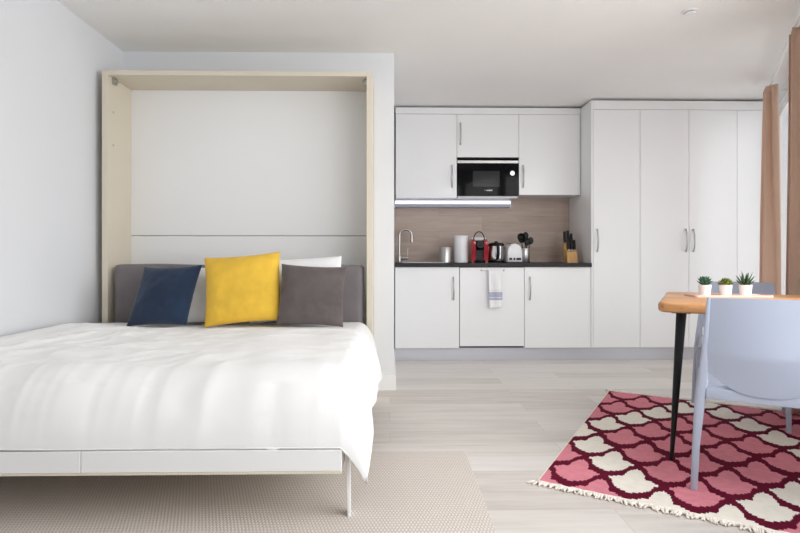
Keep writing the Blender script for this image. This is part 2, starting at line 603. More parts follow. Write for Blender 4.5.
# duvet
def duvet_point(u, v):
    """u: left wall to right hem, v: foot hem to pillow end."""
    uf, vf = .80, .26
    g = max(0, (u - uf) / (1 - uf))
    f = max(0, (vf - v) / vf)
    xe, ye = -.205, 2.10
    xa = -1.872 + (xe + 1.872) * min(1, u / uf)
    back = max(0, (v - vf) / (1 - vf))
    ya = ye + (3.47 - ye) * back
    zt = .538 + .028 * math.exp(-((xa + 1.9) / .35) ** 2) * (1 - max(0, back - .75) / .25) + .008 * math.sin(PI * min(1, back * 1.05))
    tf, tg = f * PI / 2 * 1.12, g * PI / 2
    ox, oy = .135 * math.sin(tg), .218 * math.sin(tf)
    drop_front = .2505 + .118 * min(1, max(0, (g - .15) / .55))
    drop_side = .29 + .025 * math.sin(8 * ya)
    dd = drop_front * f + drop_side * (1 - f) if g > 0 else drop_front
    kg = min(1, g * 2.5)
    dd = drop_front * (1 - kg) + dd * kg
    rg, rf = 1 - math.cos(tg), 1 - max(0, math.cos(tf))
    z = zt - dd * (1 - (1 - rg) * (1 - rf))
    x, y = xa + ox, ya - oy
    # hanging edge swings in and out a little
    if g > .4:
        x += (g - .4) * (.022 * math.sin(6 * ya + 2.6) + .012 * math.sin(17 * ya)) - .02 * f * (g - .4)
    P = Vector((x, y, z))
    # loft and wrinkles
    q = Vector((xa * 1.7, ya * 1.5, 0))
    w = .022 * noise.noise(q + Vector((3, 1, 0))) + .008 * noise.noise(q * 2.7)
    # long soft creases fanning out from the near left
    dx, dy = xa + 2.6, ya - 1.0
    ang, rad = math.atan2(dy, dx), math.hypot(dx, dy)
    left = 1 / (1 + math.exp((xa + 1.05) / .18))
    c = noise.noise(Vector((ang * 10, rad * 2.3, 5)))
    c2 = noise.noise(Vector((ang * 21, rad * 3.1, 9)))
    w += (.018 * (1 - abs(c)) ** 3 + .009 * (1 - abs(c2)) ** 4 - .01) * (.3 + .75 * left)
    c3 = noise.noise(Vector((xa * 2.2 + ya * 1.3, ya * 5.5 - xa * 1.6, 2)))
    w += .007 * (1 - abs(c3)) ** 4
    w += .004 * noise.noise(Vector((xa * 9, ya * 9, z * 9)))
    edge = min(1, max(0, (.86 - v)) * 8 + .12) * min(1, u * 20)
    nrm = Vector((math.sin(tg) * .9, -math.sin(min(tf, PI / 2)) * .9, max(.15, (1 - rg) * (1 - rf)))).normalized()
    w *= edge * (1 - .55 * max(rf * (1 if f < .8 else max(0, (1 - f) / .2)), rg * .4))
    if f > .6:
        w *= max(.25, (1 - f) / .4)
    if f > .35 and g < .2:           # creases where the cover meets the rail
        w += .010 * (1 - f) * noise.noise(Vector((xa * 11, 1, 4)))
    P += nrm * w
    if f > .9 and g < .3:
        P.z += .004 * noise.noise(Vector((xa * 5, 2, 7))) + .002
    P.x = max(P.x, XL + .006)
    return P
bm = new()
grid(bm, 210, 190, duvet_point)
dv = obj('duvet', bm, M['duvet'], smooth=True)
so = dv.modifiers.new('thickness', 'SOLIDIFY')
so.thickness = .006
so.offset = -1
tag(recentre(dv, (-.98, 2.7, .48)), 'rumpled white duvet spread over the bed, hanging off its right side', 'duvet')

# cushions and pillows
def cushion(name, mat, label, cat, w, h, t, loc, lean, yaw, roll, seed, group=None, ear=.05, slump=0., shear=0.):
    def f(u, v, side):
        s, q = 2 * u - 1, 2 * v - 1
        k = (1 - abs(s) ** 2.6) ** .62 * (1 - abs(q) ** 2.6) ** .62
        x = w / 2 * s * (1 - ear * (1 - q * q) * abs(s) ** 3)
        z = h / 2 * q * (1 - ear * (1 - s * s) * abs(q) ** 3)
        n1 = noise.noise(Vector((s * 1.6 + seed, q * 1.6, side * 3.1)))
        n2 = noise.noise(Vector((s * 4 + seed, q * 4, side)))
        th = t / 2 * k * (1 + .16 * n1 + .06 * n2 - slump * q)
        rim = .004 * (1 - k)
        # short gathers running in from the edge
        th += .0025 * k * (1 - k) * 4 * noise.noise(Vector((s * 9 + seed, q * 9, side * 2)))
        return Vector((x + shear * z, side * (th + rim), z))
    bm = new()
    grid(bm, 44, 44, lambda u, v: f(u, v, -1))
    grid(bm, 44, 44, lambda u, v: f(u, v, 1))
    n = 45
    bm.verts.ensure_lookup_table()
    A = bm.verts[:n * n]
    B = bm.verts[n * n:]
    ring = [i * n for i in range(n)] + [(n - 1) * n + j for j in range(1, n)] + [i * n + n - 1 for i in range(n - 2, -1, -1)] + [j for j in range(n - 2, 0, -1)]
    for a, b in zip(ring, ring[1:] + ring[:1]):
        bm.faces.new((A[a], A[b], B[b], B[a]))
    m = Matrix.Rotation(yaw, 4, 'Z') @ Matrix.Rotation(lean, 4, 'X') @ Matrix.Rotation(roll, 4, 'Y')
    bmesh.ops.transform(bm, verts=bm.verts, matrix=m)
    lo = min(v.co.z for v in bm.verts)
    bmesh.ops.translate(bm, verts=bm.verts, vec=(0, 0, -lo))
    o = obj(name, bm, mat, smooth=True)
    o.location = loc
    return tag(o, label, cat, group)

rad = math.radians
cushion('pillow', M['pillow'], 'white pillow partly seen between the navy and yellow cushions', 'pillow', .58, .37, .13, (-1.185, 3.395, .5475), rad(-24), rad(2), rad(-1), 3, 'white bed pillows', .03)
cushion('pillow', M['pillow'], 'white pillow peaking above the charcoal cushion at the headboard', 'pillow', .57, .405, .13, (-.585, 3.395, .5475), rad(-18), rad(-2), rad(-3), 8, 'white bed pillows', .03)
cushion('cushion', M['navy'], 'navy blue square cushion on the bed', 'cushion', .36, .37, .13, (-1.335, 3.23, .551), rad(-22), rad(-6), rad(-2), 1, 'colourful square cushions on the bed', .05, shear=.11)
cushion('cushion', M['yellow'], 'mustard yellow square cushion in the middle of the bed', 'cushion', .45, .425, .15, (-.875, 3.235, .5475), rad(-18), rad(3), rad(-5), 5, 'colourful square cushions on the bed', .05)
cushion('cushion', M['greyvelvet'], 'charcoal grey square cushion on the bed', 'cushion', .385, .37, .13, (-.462, 3.21, .5475), rad(-20), rad(6), rad(3), 12, 'colourful square cushions on the bed', .05)

# ------------------------------------------------------------------ rugs
bm = new(); box(bm, XL + .05, .367, 1.25, 2.635, .0005, .008, .002, 1)
for y in (1.83, 1.79):
    box(bm, XL + .05, .366, y - .004, y + .004, .007, .0095)
tag(recentre(obj('area_rug', bm, M['beige']), (-.75, 1.94, 0)), 'beige flat-woven rug lying under the foot of the bed', 'rug')

UW, VL = 1.16, 1.79
rug = thing('kilim_rug', 'pink, cream and burgundy lattice rug with fringed ends under the table', 'rug', (.622, 2.276, 0), ROT - rad(1.3))
CELL = [(-.126, 0), (-.120, .018), (-.10, .047), (-.078, .066), (-.058, .073), (-.022, .080), (-.010, .092), (.002, .103), (.012, .092), (.022, .078),
        (.036, .066), (.042, .045), (.05, .041), (.082, .038), (.105, .031), (.125, .023), (.14, .013), (.149, 0)]
def half(y):                           # half width of a cell at height y above its widest row
    for (p, x), (q, x2) in zip(CELL, CELL[1:]):
        if p <= y <= q:
            return x + (x2 - x) * (y - p) / (q - p)
    return -1
def rug_cell(u, v):
    """0 burgundy line, 1 pink cell, 2 cream cell: a lattice of spade shapes, woven in small steps."""
    W_, L_, u0, v0 = .235, .386, .117, .208
    for odd in (0, 1):
        i, j = round((u - u0) / W_ - odd / 2), round((v - v0) / L_ - odd / 2)
        y = v - v0 - (j + odd / 2) * L_
        y = (math.floor(y / .0128) + .5) * .0128
        if abs(u - u0 - (i + odd / 2) * W_) < half(y):
            return 2 if abs(2 * i + odd - 4) + abs(2 * j + odd - 3) == 5 else 1
    return 0
bm = new()
nu, nv = 220, 140
vs = [[bm.verts.new((UW * i / nu, VL * j / nv, .007)) for j in range(nv + 1)] for i in range(nu + 1)]
for i in range(nu):
    for j in range(nv):
        fc = bm.faces.new((vs[i][j], vs[i + 1][j], vs[i + 1][j + 1], vs[i][j + 1]))
        c = rug_cell((i + .5) / nu * UW, (j + .5) / nv * VL)
        if i < 1 or i >= nu - 1:
            c = 2
        fc.material_index = c
# sides and underside
lo = {}
ring = [vs[i][0] for i in range(nu)] + [vs[nu][j] for j in range(nv)] + [vs[i][nv] for i in range(nu, 0, -1)] + [vs[0][j] for j in range(nv, 0, -1)]
low = [bm.verts.new((v.co.x, v.co.y, .0005)) for v in ring]
for k in range(len(ring)):
    k2 = (k + 1) % len(ring)
    fc = bm.faces.new((ring[k], low[k], low[k2], ring[k2]))
    fc.material_index = 2
bm.faces.new(low).material_index = 2
obj('woven_field', bm, [M['rug_burgundy'], M['rug_pink'], M['rug_cream']], rug, local=True)
for side in (0, 1):
    bm = new()
    n = 170
    for k in range(n + 6):
        x = -.012 + (UW + .024) * k / (n + 5) + random.uniform(-.003, .003)
        ln = random.uniform(.02, .038)
        sw = random.uniform(-.022, .022) - (.02 if k < 3 else 0)
        y0 = 0 if side == 0 else VL
        s = -1 if side == 0 else 1
        xx = min(max(x, .002), UW - .002)
        zt = random.uniform(.004, .009)
        tube(bm, [(xx, y0 - s * .004, .0065), (xx + sw * .3, y0 + s * ln * .35, zt + .004), (xx + sw * .7, y0 + s * ln * .7, zt), (xx + sw, y0 + s * ln, .004)],
             [.0032, .004, .0042, .003], 6)
    # the twisted cord along the end
    tube(bm, [(UW * i / 60, y0 + s * (.006 + .002 * math.sin(i * 2.1)), .0085 + .001 * math.sin(i * 1.7)) for i in range(61)], .0075, 8)
    fr = obj('fringe', bm, M['fringe'], rug, smooth=True, local=True, label='cream knotted fringe')
    fr['kind'] = 'stuff'

# ------------------------------------------------------------------ kitchen
def bow_handle(p, length, horizontal=False, s=-1, r=.0065):
    """A bow handle standing off a front that faces -Y; p is the point at its middle on the front."""
    bm = new()
    pts = []
    for k in range(15):
        a = k / 14
        zz = (a - .5) * length
        yy = s * (.004 + .026 * math.sin(PI * a) ** .55)
        pts.append((p[0] + zz, p[1] + yy, p[2]) if horizontal else (p[0], p[1] + yy, p[2] + zz))
    tube(bm, pts, r, 10)
    for e in (-1, 1):
        q = (p[0] + e * length / 2, p[1], p[2]) if horizontal else (p[0], p[1], p[2] + e * length / 2)
        rod(bm, (q[0], q[1] + .0, q[2]), (q[0], q[1] + s * .008, q[2]), r * 1.35, 10)
    return bm

def carcass(x0, x1, y0, y1, z0, z1, top=True, t=.018):
    bm = new()
    box(bm, x0, x0 + t, y0, y1, z0, z1)
    box(bm, x1 - t, x1, y0, y1, z0, z1)
    box(bm, x0 + t, x1 - t, y0, y1, z0, z0 + t)
    box(bm, x0 + t, x1 - t, y1 - .008, y1, z0 + t, z1)
    if top:
        box(bm, x0 + t, x1 - t, y0, y1 - .008, z1 - t, z1)
    return bm

G = .0016                        # half of the gap between fronts
def unit(name, label, x0, x1, yf, y1, z0, z1, hx, hz, hl=.2, top=True, group=None, doors=None, lz=None):
    root = thing(name, label, 'cabinet', ((x0 + x1) / 2, yf + .02, z0), 0, group)
    obj('carcass', carcass(x0 + .001, x1 - .001, yf + .0205, y1, z0, lz or z1, top), M['carcass'], root)
    spans = doors or [(x0, x1)]
    for k, (a, b) in enumerate(spans):
        bm = new(); box(bm, a + G, b - G, yf, yf + .019, z0 + (.0 if k >= 0 else 0), z1 - .002, .0012, 1)
        d = obj('door', bm, M['lacquer'], root)
        h = (hx if hasattr(hx, '__len__') else [hx])[k]
        hd = bow_handle((h, yf, hz), hl)
        bmesh.ops.translate(hd, verts=hd.verts, vec=-Vector(root.location))
        obj('handle', hd, M['steel'], d, smooth=40, local=True, label='brushed steel bow handle')
    return root

bs = [.046, .637, 1.236, 1.852]
us = [.054, .648, 1.251, 1.8535]
ZB, ZW0, ZW1 = .122, .866, .902
unit('base_cabinet', 'white base cabinet under the sink and tap', bs[0], bs[1], YF, YB - .005, ZB, ZW0, bs[1] - .055, .668, .2, top=False, group='white base cabinets')
unit('base_cabinet', 'white base cabinet between the towel-hung dishwasher and the tall cupboards', bs[2], bs[3], YF, YB - .005, ZB, ZW0, bs[2] + .05, .668, .2, group='white base cabinets')
# built-in dishwasher
dw = thing('dishwasher', 'built-in dishwasher behind a white front with a towel hung on it', 'dishwasher', ((bs[1] + bs[2]) / 2, YF, ZB))
bm = new(); box(bm, bs[1] + .003, bs[2] - .003, YF + .022, YB - .02, ZB, ZW0 - .002)
obj('body', bm, M['dark'], dw)
bm = new(); box(bm, bs[1] + .004, bs[2] - .004, YF - .004, YF + .02, ZB + .016, ZW0 - .006, .0012, 1)
obj('front_panel', bm, M['lacquer'], dw)

# plinth
bm = new(); box(bm, .046, 3.59, YF + .052, YF + .068, 0, .1195)
box(bm, .046, 3.59, YF + .05, YF + .0525, .004, .116, .0005, 1)
tag(recentre(obj('kitchen_plinth', bm, M['plinth']), (1.8, YF + .06, 0)), 'silver-grey plinth strip along the floor under the kitchen units', 'plinth')

# worktop with an opening for the sink
bm = new()
sx0, sx1, sy0, sy1 = .13, .50, 5.07, 5.44
wx0, wx1, wy0, wy1 = .046, 1.853, YF - .02, YB - .016
box(bm, wx0, sx0, wy0, wy1, ZW0, ZW1)
box(bm, sx1, wx1, wy0, wy1, ZW0, ZW1)
box(bm, sx0, sx1, wy0, sy0, ZW0, ZW1)
box(bm, sx0, sx1, sy1, wy1, ZW0, ZW1)
tag(recentre(obj('worktop', bm, M['worktop']), (.95, 5.25, ZW0)), 'thin charcoal worktop running over the white base cabinets', 'worktop')
bm = new(); box(bm, .046, 1.853, YB - .015, YB - .001, ZW0, 1.60)
tag(recentre(obj('backsplash', bm, M['splash']), (.95, YB - .01, ZW1)), 'taupe wood-effect backsplash behind the worktop', 'backsplash')

# sink
sk = thing('sink', 'stainless steel inset sink beside the tap', 'sink', ((sx0 + sx1) / 2, (sy0 + sy1) / 2, ZW1))
bm = new()
e = .02
zt = ZW1 + .0005
box(bm, sx0 - e, sx0, sy0 - e, sy1 + e, zt, zt + .004)
box(bm, sx1, sx1 + e, sy0 - e, sy1 + e, zt, zt + .004)
box(bm, sx0, sx1, sy0 - e, sy0, zt, zt + .004)
box(bm, sx0, sx1, sy1, sy1 + e, zt, zt + .004)
obj('rim', bm, M['steel'], sk)
bm = new()
c = .004
for args in ((sx0 + c, sx0 + c + .003, sy0 + c, sy1 - c, .76, zt), (sx1 - c - .003, sx1 - c, sy0 + c, sy1 - c, .76, zt),
             (sx0 + c, sx1 - c, sy0 + c, sy0 + c + .003, .76, zt), (sx0 + c, sx1 - c, sy1 - c - .003, sy1 - c, .76, zt),
             (sx0 + c, sx1 - c, sy0 + c, sy1 - c, .757, .76)):
    box(bm, *args)
obj('bowl', bm, M['steel'], sk)
bm = new(); lathe(bm, [(.035, .7605), (.035, .763), (.028, .764), (.02, .762), (0, .762)], 24, (sx0 + sx1) / 2, (sy0 + sy1) / 2)
obj('drain', bm, M['chrome'], sk, smooth=40)

# tap
tx, ty = .094, 5.40
tap = thing('kitchen_tap', 'steel gooseneck mixer tap at the left end of the worktop', 'tap', (tx, ty, ZW1))
bm = new(); lathe(bm, [(.024, ZW1 + .0005), (.024, ZW1 + .008), (.0185, ZW1 + .012), (.0185, ZW1 + .065), (.016, ZW1 + .072), (.0, ZW1 + .072)], 24, tx, ty)
obj('body', bm, M['steel'], tap, smooth=40)
bm = new()
pts = [(tx, ty, ZW1 + .06), (tx, ty, 1.17)]
for k in range(1, 14):
    a = PI - PI * k / 13
    pts.append((tx + .062 + .062 * math.cos(a), ty, 1.17 + .062 * math.sin(a)))
pts.append((tx + .124, ty, 1.135))
tube(bm, pts, .0125, 14)
obj('spout', bm, M['steel'], tap, smooth=40)
bm = new(); rod(bm, (tx + .124, ty, 1.145), (tx + .124, ty, 1.105), .0145, 16)
obj('nozzle', bm, M['steel'], tap, smooth=40)
bm = new(); rod(bm, (tx + .015, ty, ZW1 + .045), (tx + .085, ty, ZW1 + .045), .0175, 16)
rod(bm, (tx + .078, ty, ZW1 + .05), (tx + .082, ty, ZW1 + .145), .006, 10)
obj('lever', bm, M['steel'], tap, smooth=40)

# wall units
unit('wall_cabinet', 'white wall cabinet above the tap, beside the bed wall', us[0], us[1], YU, YB - .005, 1.530, 2.341, us[1] - .048, 1.738, .21, group='white wall cabinets')
unit('wall_cabinet', 'short white wall cabinet above the black microwave', us[1], us[2], YU, YB - .005, 1.924, 2.341, us[1] + .035, 2.15, .2, group='white wall cabinets')
unit('wall_cabinet', 'white wall cabinet between the microwave and the tall cupboards', us[2], us[3] - .002, YU, YB - .005, 1.560, 2.341, us[2] + .04, 1.738, .21, group='white wall cabinets')
bm = new(); box(bm, us[0], us[3] - .001, YU + .002, YB - .005, 2.3425, 2.405, .0015, 1)
tag(recentre(obj('cornice_board', bm, M['lacquer']), (.95, 5.4, 2.3425)), 'white filler board above the wall cabinets', 'filler board', 'white filler boards under the ceiling')

# microwave
mw = thing('microwave', 'black built-in microwave between the white wall cabinets', 'microwave', ((us[1] + us[2]) / 2, YU, 1.545))
mx0, mx1, mz0, mz1 = us[1] + .004, us[2] - .004, 1.548, 1.920
bm = new(); box(bm, mx0 + .005, mx1 - .005, YU + .014, YB - .02, mz0 - .018, mz1 - .002)
obj('body', bm, M['carcass'], mw)
bm = new(); box(bm, mx0, mx1, YU - .004, YU + .013, mz0, mz1 - .055, .0015, 1)
dr = obj('door', bm, M['blackglass'], mw)
bm = new(); box(bm, mx0 + .15, mx0 + .41, YU - .0058, YU - .0042, 1.638, 1.79, .0004, 1)
bmesh.ops.translate(bm, verts=bm.verts, vec=-Vector(mw.location))
obj('viewing_window', bm, M['darkwindow'], dr, local=True, label='dark grey viewing window')
bm = new(); box(bm, mx0, mx1, YU - .004, YU + .013, mz1 - .027, mz1 - .004, .001, 1)
obj('control_strip', bm, M['blackglass'], mw, label='black strip along the top edge')
bm = new(); box(bm, mx0, mx1, YU - .0055, YU + .013, mz1 - .0535, mz1 - .028, .001, 1)
obj('trim_strip', bm, M['steel'], mw, label='bright steel trim strip')
bm = new()
kx, kz = mx1 - .064, 1.768
rod(bm, (kx, YU - .0042, kz), (kx, YU - .022, kz), .022, 24)
obj('knob', bm, M['chrome'], mw, smooth=40, label='round chrome knob')
bm = new()
lx, lz_ = mx0 + .283, 1.603
for k in range(24):
    a0, a1 = 2 * PI * k / 24, 2 * PI * (k + 1) / 24
    rod(bm, (lx - .012 + .0065 * math.cos(a0), YU - .0046, lz_ + .0065 * math.sin(a0)), (lx - .012 + .0065 * math.cos(a1), YU - .0046, lz_ + .0065 * math.sin(a1)), .001, 6)
x = lx
for wd, hh in ((.009, .011), (.009, .011), (.008, .011), (.009, .011), (.009, .011)):
    box(bm, x, x + .002, YU - .0052, YU - .0042, lz_ - hh / 2, lz_ + hh / 2)
    box(bm, x + wd - .003, x + wd - .001, YU - .0052, YU - .0042, lz_ - hh / 2, lz_ + hh / 2)
    box(bm, x + .002, x + wd - .003, YU - .0052, YU - .0042, lz_ - .001, lz_ + .001)
    x += wd + .003
obj('maker_mark', bm, M['steel'], mw, label='small illegible silver mark')

# strip light under the wall cabinets
ll = thing('strip_light', 'lit white strip light below the left wall cabinet and the microwave', 'light', (.62, 5.36, 1.44))
bm = new(); box(bm, .05, 1.20, 5.36, 5.42, 1.516, 1.5295, .003, 1)
box(bm, .05, 1.20, 5.354, 5.43, 1.452, 1.4845, .004, 2)
obj('housing', bm, M['lampbody'], ll)
bm = new(); box(bm, .052, 1.197, 5.35, 5.428, 1.485, 1.5155, .005, 2)
obj('diffuser', bm, M['lamp'], ll, label='glowing diffuser')
for x0 in (.046, 1.1975):
    bm = new(); box(bm, x0, x0 + .004, 5.346, 5.434, 1.448, 1.518)
    obj('end_cap', bm, M['whiteplastic'], ll)

# tall cupboards
TZ = 2.319
ts = [1.874, 2.309, 2.765, 3.216]
bm = new(); box(bm, 1.8545, 1.8725, YF - .002, YB - .001, ZB - .002, 2.401, .001, 1)
tag(recentre(obj('end_panel', bm, M['lacquer']), (1.863, 5.25, ZB)), 'white end panel closing the side of the tall cupboards at the worktop', 'panel')
unit('tall_cabinet', 'tall white single-door cupboard next to the worktop', ts[0], ts[1], YF, YB - .005, ZB, TZ, ts[0] + .036, 1.11, .2, group='tall white cupboards')
unit('tall_cabinet', 'tall white double-door cupboard with a pair of steel handles', ts[1] + .0005, ts[3], YF, YB - .005, ZB, TZ, [ts[2] - .03, ts[2] + .04], 1.11, .2, group='tall white cupboards', doors=[(ts[1] + .0005, ts[2]), (ts[2], ts[3])])
bm = new(); box(bm, 3.218, 3.57, YF + .001, YF + .02, ZB, TZ - .002, .001, 1)
tag(recentre(obj('filler_panel', bm, M['lacquer']), (3.39, YF, ZB)), 'white filler panel between the tall cupboards and the curtained window', 'panel')
bm = new(); box(bm, 1.874, 3.57, YF - .001, YB - .005, TZ + .001, 2.401, .0015, 1)
tag(recentre(obj('cornice_board', bm, M['lacquer']), (2.7, 5.2, TZ + .001)), 'white filler board above the tall cupboards', 'filler board', 'white filler boards under the ceiling')

# towel rail and towel on the dishwasher
rl = thing('towel_rail', 'slim steel towel rail on the dishwasher front', 'rail', (.94, YF - .004, .83))
bm = new(); rod(bm, (.836, YF - .03, .832), (1.046, YF - .03, .832), .0035, 10)
obj('bar', bm, M['steel'], rl, smooth=40)
for x in (.838, 1.044):
    bm = new(); tube(bm, [(x, YF - .0045, .836), (x, YF - .02, .838), (x, YF - .03, .832)], .004, 10)
    rod(bm, (x, YF - .0045, .836), (x, YF - .008, .836), .009, 12)
    obj('bracket', bm, M['steel'], rl, smooth=40)
bm = new()
def towel(u, v):
    L1, L2 = .335, .12
    s = v * (L1 + L2)
    x = .895 + .135 * u + .01 * (1 - v) * (u - .5) * -1.6
    fold = .006 * math.sin(u * PI * 3.2 + 1 + v * 2) * min(1, abs(v - .72) * 4)
    rr = .006
    if s < L1:
        z = .832 - (L1 - s)
        z += .012 * (u - .5) * (1 - s / L1)
        y = YF - .03 - rr - .005 - fold - .012 * (1 - s / L1)
    else:
        z = .832 - (s - L1)
        y = YF - .03 + rr + .001 + .3 * abs(fold)
    if abs(s - L1) < .02:
        a = (s - L1) / .02 * PI / 2
        y = YF - .03 + (rr + .003) * math.sin(a) - .0
        z = .832 + (rr + .003) * math.cos(a)
    return (x, y, z)
grid(bm, 36, 90, towel)
tw = obj('tea_towel', bm, M['towel'], smooth=True)
so = tw.modifiers.new('thickness', 'SOLIDIFY'); so.thickness = .003; so.offset = 0
recentre(tw, (.96, YF - .03, .89))
tag(tw, 'white tea towel with a blue-grey band hanging on the dishwasher front', 'towel')

# ------------------------------------------------------------------ things on the worktop
Z = ZW1 + .0006
bm = new(); lathe(bm, [(.056, Z), (.058, Z + .002), (.058, Z + .146), (.0555, Z + .15), (.053, Z + .146), (.053, Z + .01), (0, Z + .01)], 36, .534, 5.20)
tag(recentre(obj('steel_pot', bm, M['steel'], smooth=40), (.534, 5.20, Z)), 'brushed steel cylinder pot between the tap and the white canister', 'pot')
cn = thing('canister', 'tall plain white canister beside the red coffee machine', 'canister', (.687, 5.22, Z))
bm = new(); lathe(bm, [(.062, Z), (.066, Z + .004), (.066, Z + .236), (0, Z + .236)], 36, .687, 5.22)
obj('body', bm, M['whiteplastic'], cn, smooth=40)
bm = new(); lathe(bm, [(.067, Z + .2365), (.068, Z + .24), (.068, Z + .256), (.064, Z + .26), (0, Z + .26)], 36, .687, 5.22)
obj('lid', bm, M['whiteplastic'], cn, smooth=40)

# capsule coffee machine
cx, cy = .858, 5.20
cm = thing('coffee_machine', 'red and black coffee machine with a loop handle on top', 'coffee machine', (cx, cy, Z))
bm = new()
for s in (-1, 1):
    a, b = sorted((cx + s * .038, cx + s * .079))
    prism(bm, [(cy - .05, Z), (cy + .11, Z), (cy + .11, Z + .20), (cy + .08, Z + .225), (cy - .02, Z + .225), (cy - .075, Z + .20), (cy - .078, Z + .15), (cy - .05, Z + .10)], 'x', a, b, .008)
obj('shell', bm, M['red'], cm, smooth=40, label='red side shell')
bm = new(); prism(bm, [(cy - .03, Z + .02), (cy + .105, Z + .02), (cy + .105, Z + .205), (cy - .02, Z + .215), (cy - .07, Z + .19), (cy - .07, Z + .15), (cy - .03, Z + .12)], 'x', cx - .0375, cx + .0375, .004)
obj('front', bm, M['black'], cm, smooth=40, label='black centre front')
bm = new(); rod(bm, (cx, cy - .07, Z + .172), (cx, cy - .098, Z + .172), .034, 28)
dl = obj('brew_head', bm, M['black'], cm, smooth=40, label='round black brew head')
bm = new(); rod(bm, (cx, cy - .098, Z + .172), (cx, cy - .102, Z + .172), .018, 24)
bmesh.ops.translate(bm, verts=bm.verts, vec=-Vector(cm.location))
obj('button', bm, M['blackglass'], dl, smooth=40, local=True)
bm = new(); lathe(bm, [(.048, Z), (.05, Z + .004), (.05, Z + .022), (.046, Z + .025), (0, Z + .023)], 28, cx, cy - .075)
obj('drip_tray', bm, M['black'], cm, smooth=40)
bm = new(); tube(bm, [(cx + .052 * math.cos(a), cy - .01, Z + .218 + .08 * math.sin(a)) for a in [PI * k / 16 for k in range(17)]], .005, 10)
obj('handle', bm, M['blackmetal'], cm, smooth=40, label='dark loop handle')
bm = new(); box(bm, cx - .05, cx + .088, cy + .112, cy + .17, Z, Z + .25, .012, 3)
obj('water_tank', bm, M['whiteplastic'], cm, smooth=40, label='whitish water tank at the back')

# kettle: steel drum, black lid, black grip facing out
cx, cy = 1.026, 5.20
kt = thing('kettle', 'steel and black kettle between the red coffee machine and the white toaster', 'kettle', (cx, cy, Z))
bm = new(); lathe(bm, [(.074, Z), (.076, Z + .003), (.076, Z + .02), (.07, Z + .024), (0, Z + .024)], 36, cx, cy)
obj('base', bm, M['black'], kt, smooth=40)
bm = new(); lathe(bm, [(.073, Z + .0245), (.074, Z + .03), (.074, Z + .11), (.071, Z + .158), (0, Z + .158)], 36, cx, cy)
obj('body', bm, M['chrome'], kt, smooth=40)
bm = new(); lathe(bm, [(.0745, Z + .1585), (.0755, Z + .165), (.073, Z + .183), (.05, Z + .192), (.018, Z + .194), (.018, Z + .205), (0, Z + .206)], 36, cx, cy)
obj('lid', bm, M['black'], kt, smooth=40)
bm = new(); tube(bm, [(cx - .005, cy - .07, Z + .172), (cx - .005, cy - .105, Z + .17), (cx - .005, cy - .122, Z + .14), (cx - .005, cy - .12, Z + .08), (cx - .005, cy - .10, Z + .045), (cx - .005, cy - .072, Z + .04)], [.014, .016, .0165, .0165, .015, .013], 14)
obj('handle', bm, M['black'], kt, smooth=40)
bm = new(); prism(bm, [(cy - .03, Z + .15), (cy + .03, Z + .15), (cy, Z + .118)], 'x', cx + .066, cx + .088, .004)
obj('spout', bm, M['chrome'], kt, smooth=40)

# toaster
cx, cy = 1.183, 5.20
ts_ = thing('toaster', 'small white round-topped toaster between the kettle and the utensil pot', 'toaster', (cx, cy, Z))
bm = new()
prof = []
for k in range(21):
    a = PI * k / 20
    prof.append((cx + .069 * math.copysign(abs(math.cos(a)) ** .8, math.cos(a)), Z + .06 + .122 * math.sin(a) ** .8))
prof = [(cx + .071, Z + .006)] + prof + [(cx - .071, Z + .006)]
prism(bm, prof, 'y', cy - .11, cy + .14, .012)
obj('body', bm, M['whiteplastic'], ts_, smooth=50)
bm = new(); box(bm, cx - .062, cx + .062, cy - .1125, cy - .1105, Z + .022, Z + .05, .0005, 1)
obj('control_panel', bm, M['whiteplastic'], ts_)
for k, (x0, w_) in enumerate(((-.055, .026), (-.016, .018), (.012, .044))):
    bm = new(); box(bm, cx + x0, cx + x0 + w_, cy - .120, cy - .113, Z + .026, Z + .047, .002, 1)
    obj('button', bm, M['black'], ts_, label='black control button')
for y in (-.07, .03):
    bm = new(); box(bm, cx - .045, cx + .045, cy + y, cy + y + .03, Z + .1815, Z + .184)
    obj('slot', bm, M['dark'], ts_)
bm = new(); box(bm, cx - .06, cx + .06, cy - .1, cy + .13, Z, Z + .0055)
obj('foot_plate', bm, M['black'], ts_)

# utensil pot with black utensils
ux, uy = 1.303, 5.20
bm = new(); lathe(bm, [(.045, Z), (.047, Z + .003), (.047, Z + .135), (.0455, Z + .138), (.044, Z + .135), (.044, Z + .006), (0, Z + .006)], 32, ux, uy)
tag(recentre(obj('utensil_pot', bm, M['steel'], smooth=40), (ux, uy, Z)), 'steel cylinder pot holding black cooking utensils', 'pot')
def utensil(name, label, foot, lean, length, head):
    """A black cooking tool standing in the pot."""
    b = Vector((ux + foot[0], uy + foot[1], Z + .008))
    d = Vector((lean[0], lean[1], 1)).normalized()
    root = thing(name, label, 'utensil', b, 0, 'black utensils in the steel pot')
    bm = new(); tube(bm, [(0, 0, 0), d * length * .5, d * length], [.0045, .005, .0045], 10)
    obj('handle', bm, M['black'], root, smooth=40, local=True)
    bm = new()
    m = Matrix.Translation(d * length) @ Vector((0, 0, 1)).rotation_difference(d).to_matrix().to_4x4()
    head(bm)
    bmesh.ops.transform(bm, verts=bm.verts, matrix=m)
    obj('head', bm, M['black'], root, smooth=40, local=True)
def h_ladle(bm):
    lathe(bm, [(0, -.036), (.02, -.033), (.034, -.02), (.04, 0), (.038, 0), (.032, -.017), (.018, -.029), (0, -.032)], 24)
    bmesh.ops.rotate(bm, verts=bm.verts, matrix=Matrix.Rotation(rad(80), 3, 'X'))
    bmesh.ops.translate(bm, verts=bm.verts, vec=(0, 0, .034))
def h_spoon(bm):
    ball(bm, (0, 0, .035), .028, .008, .042)
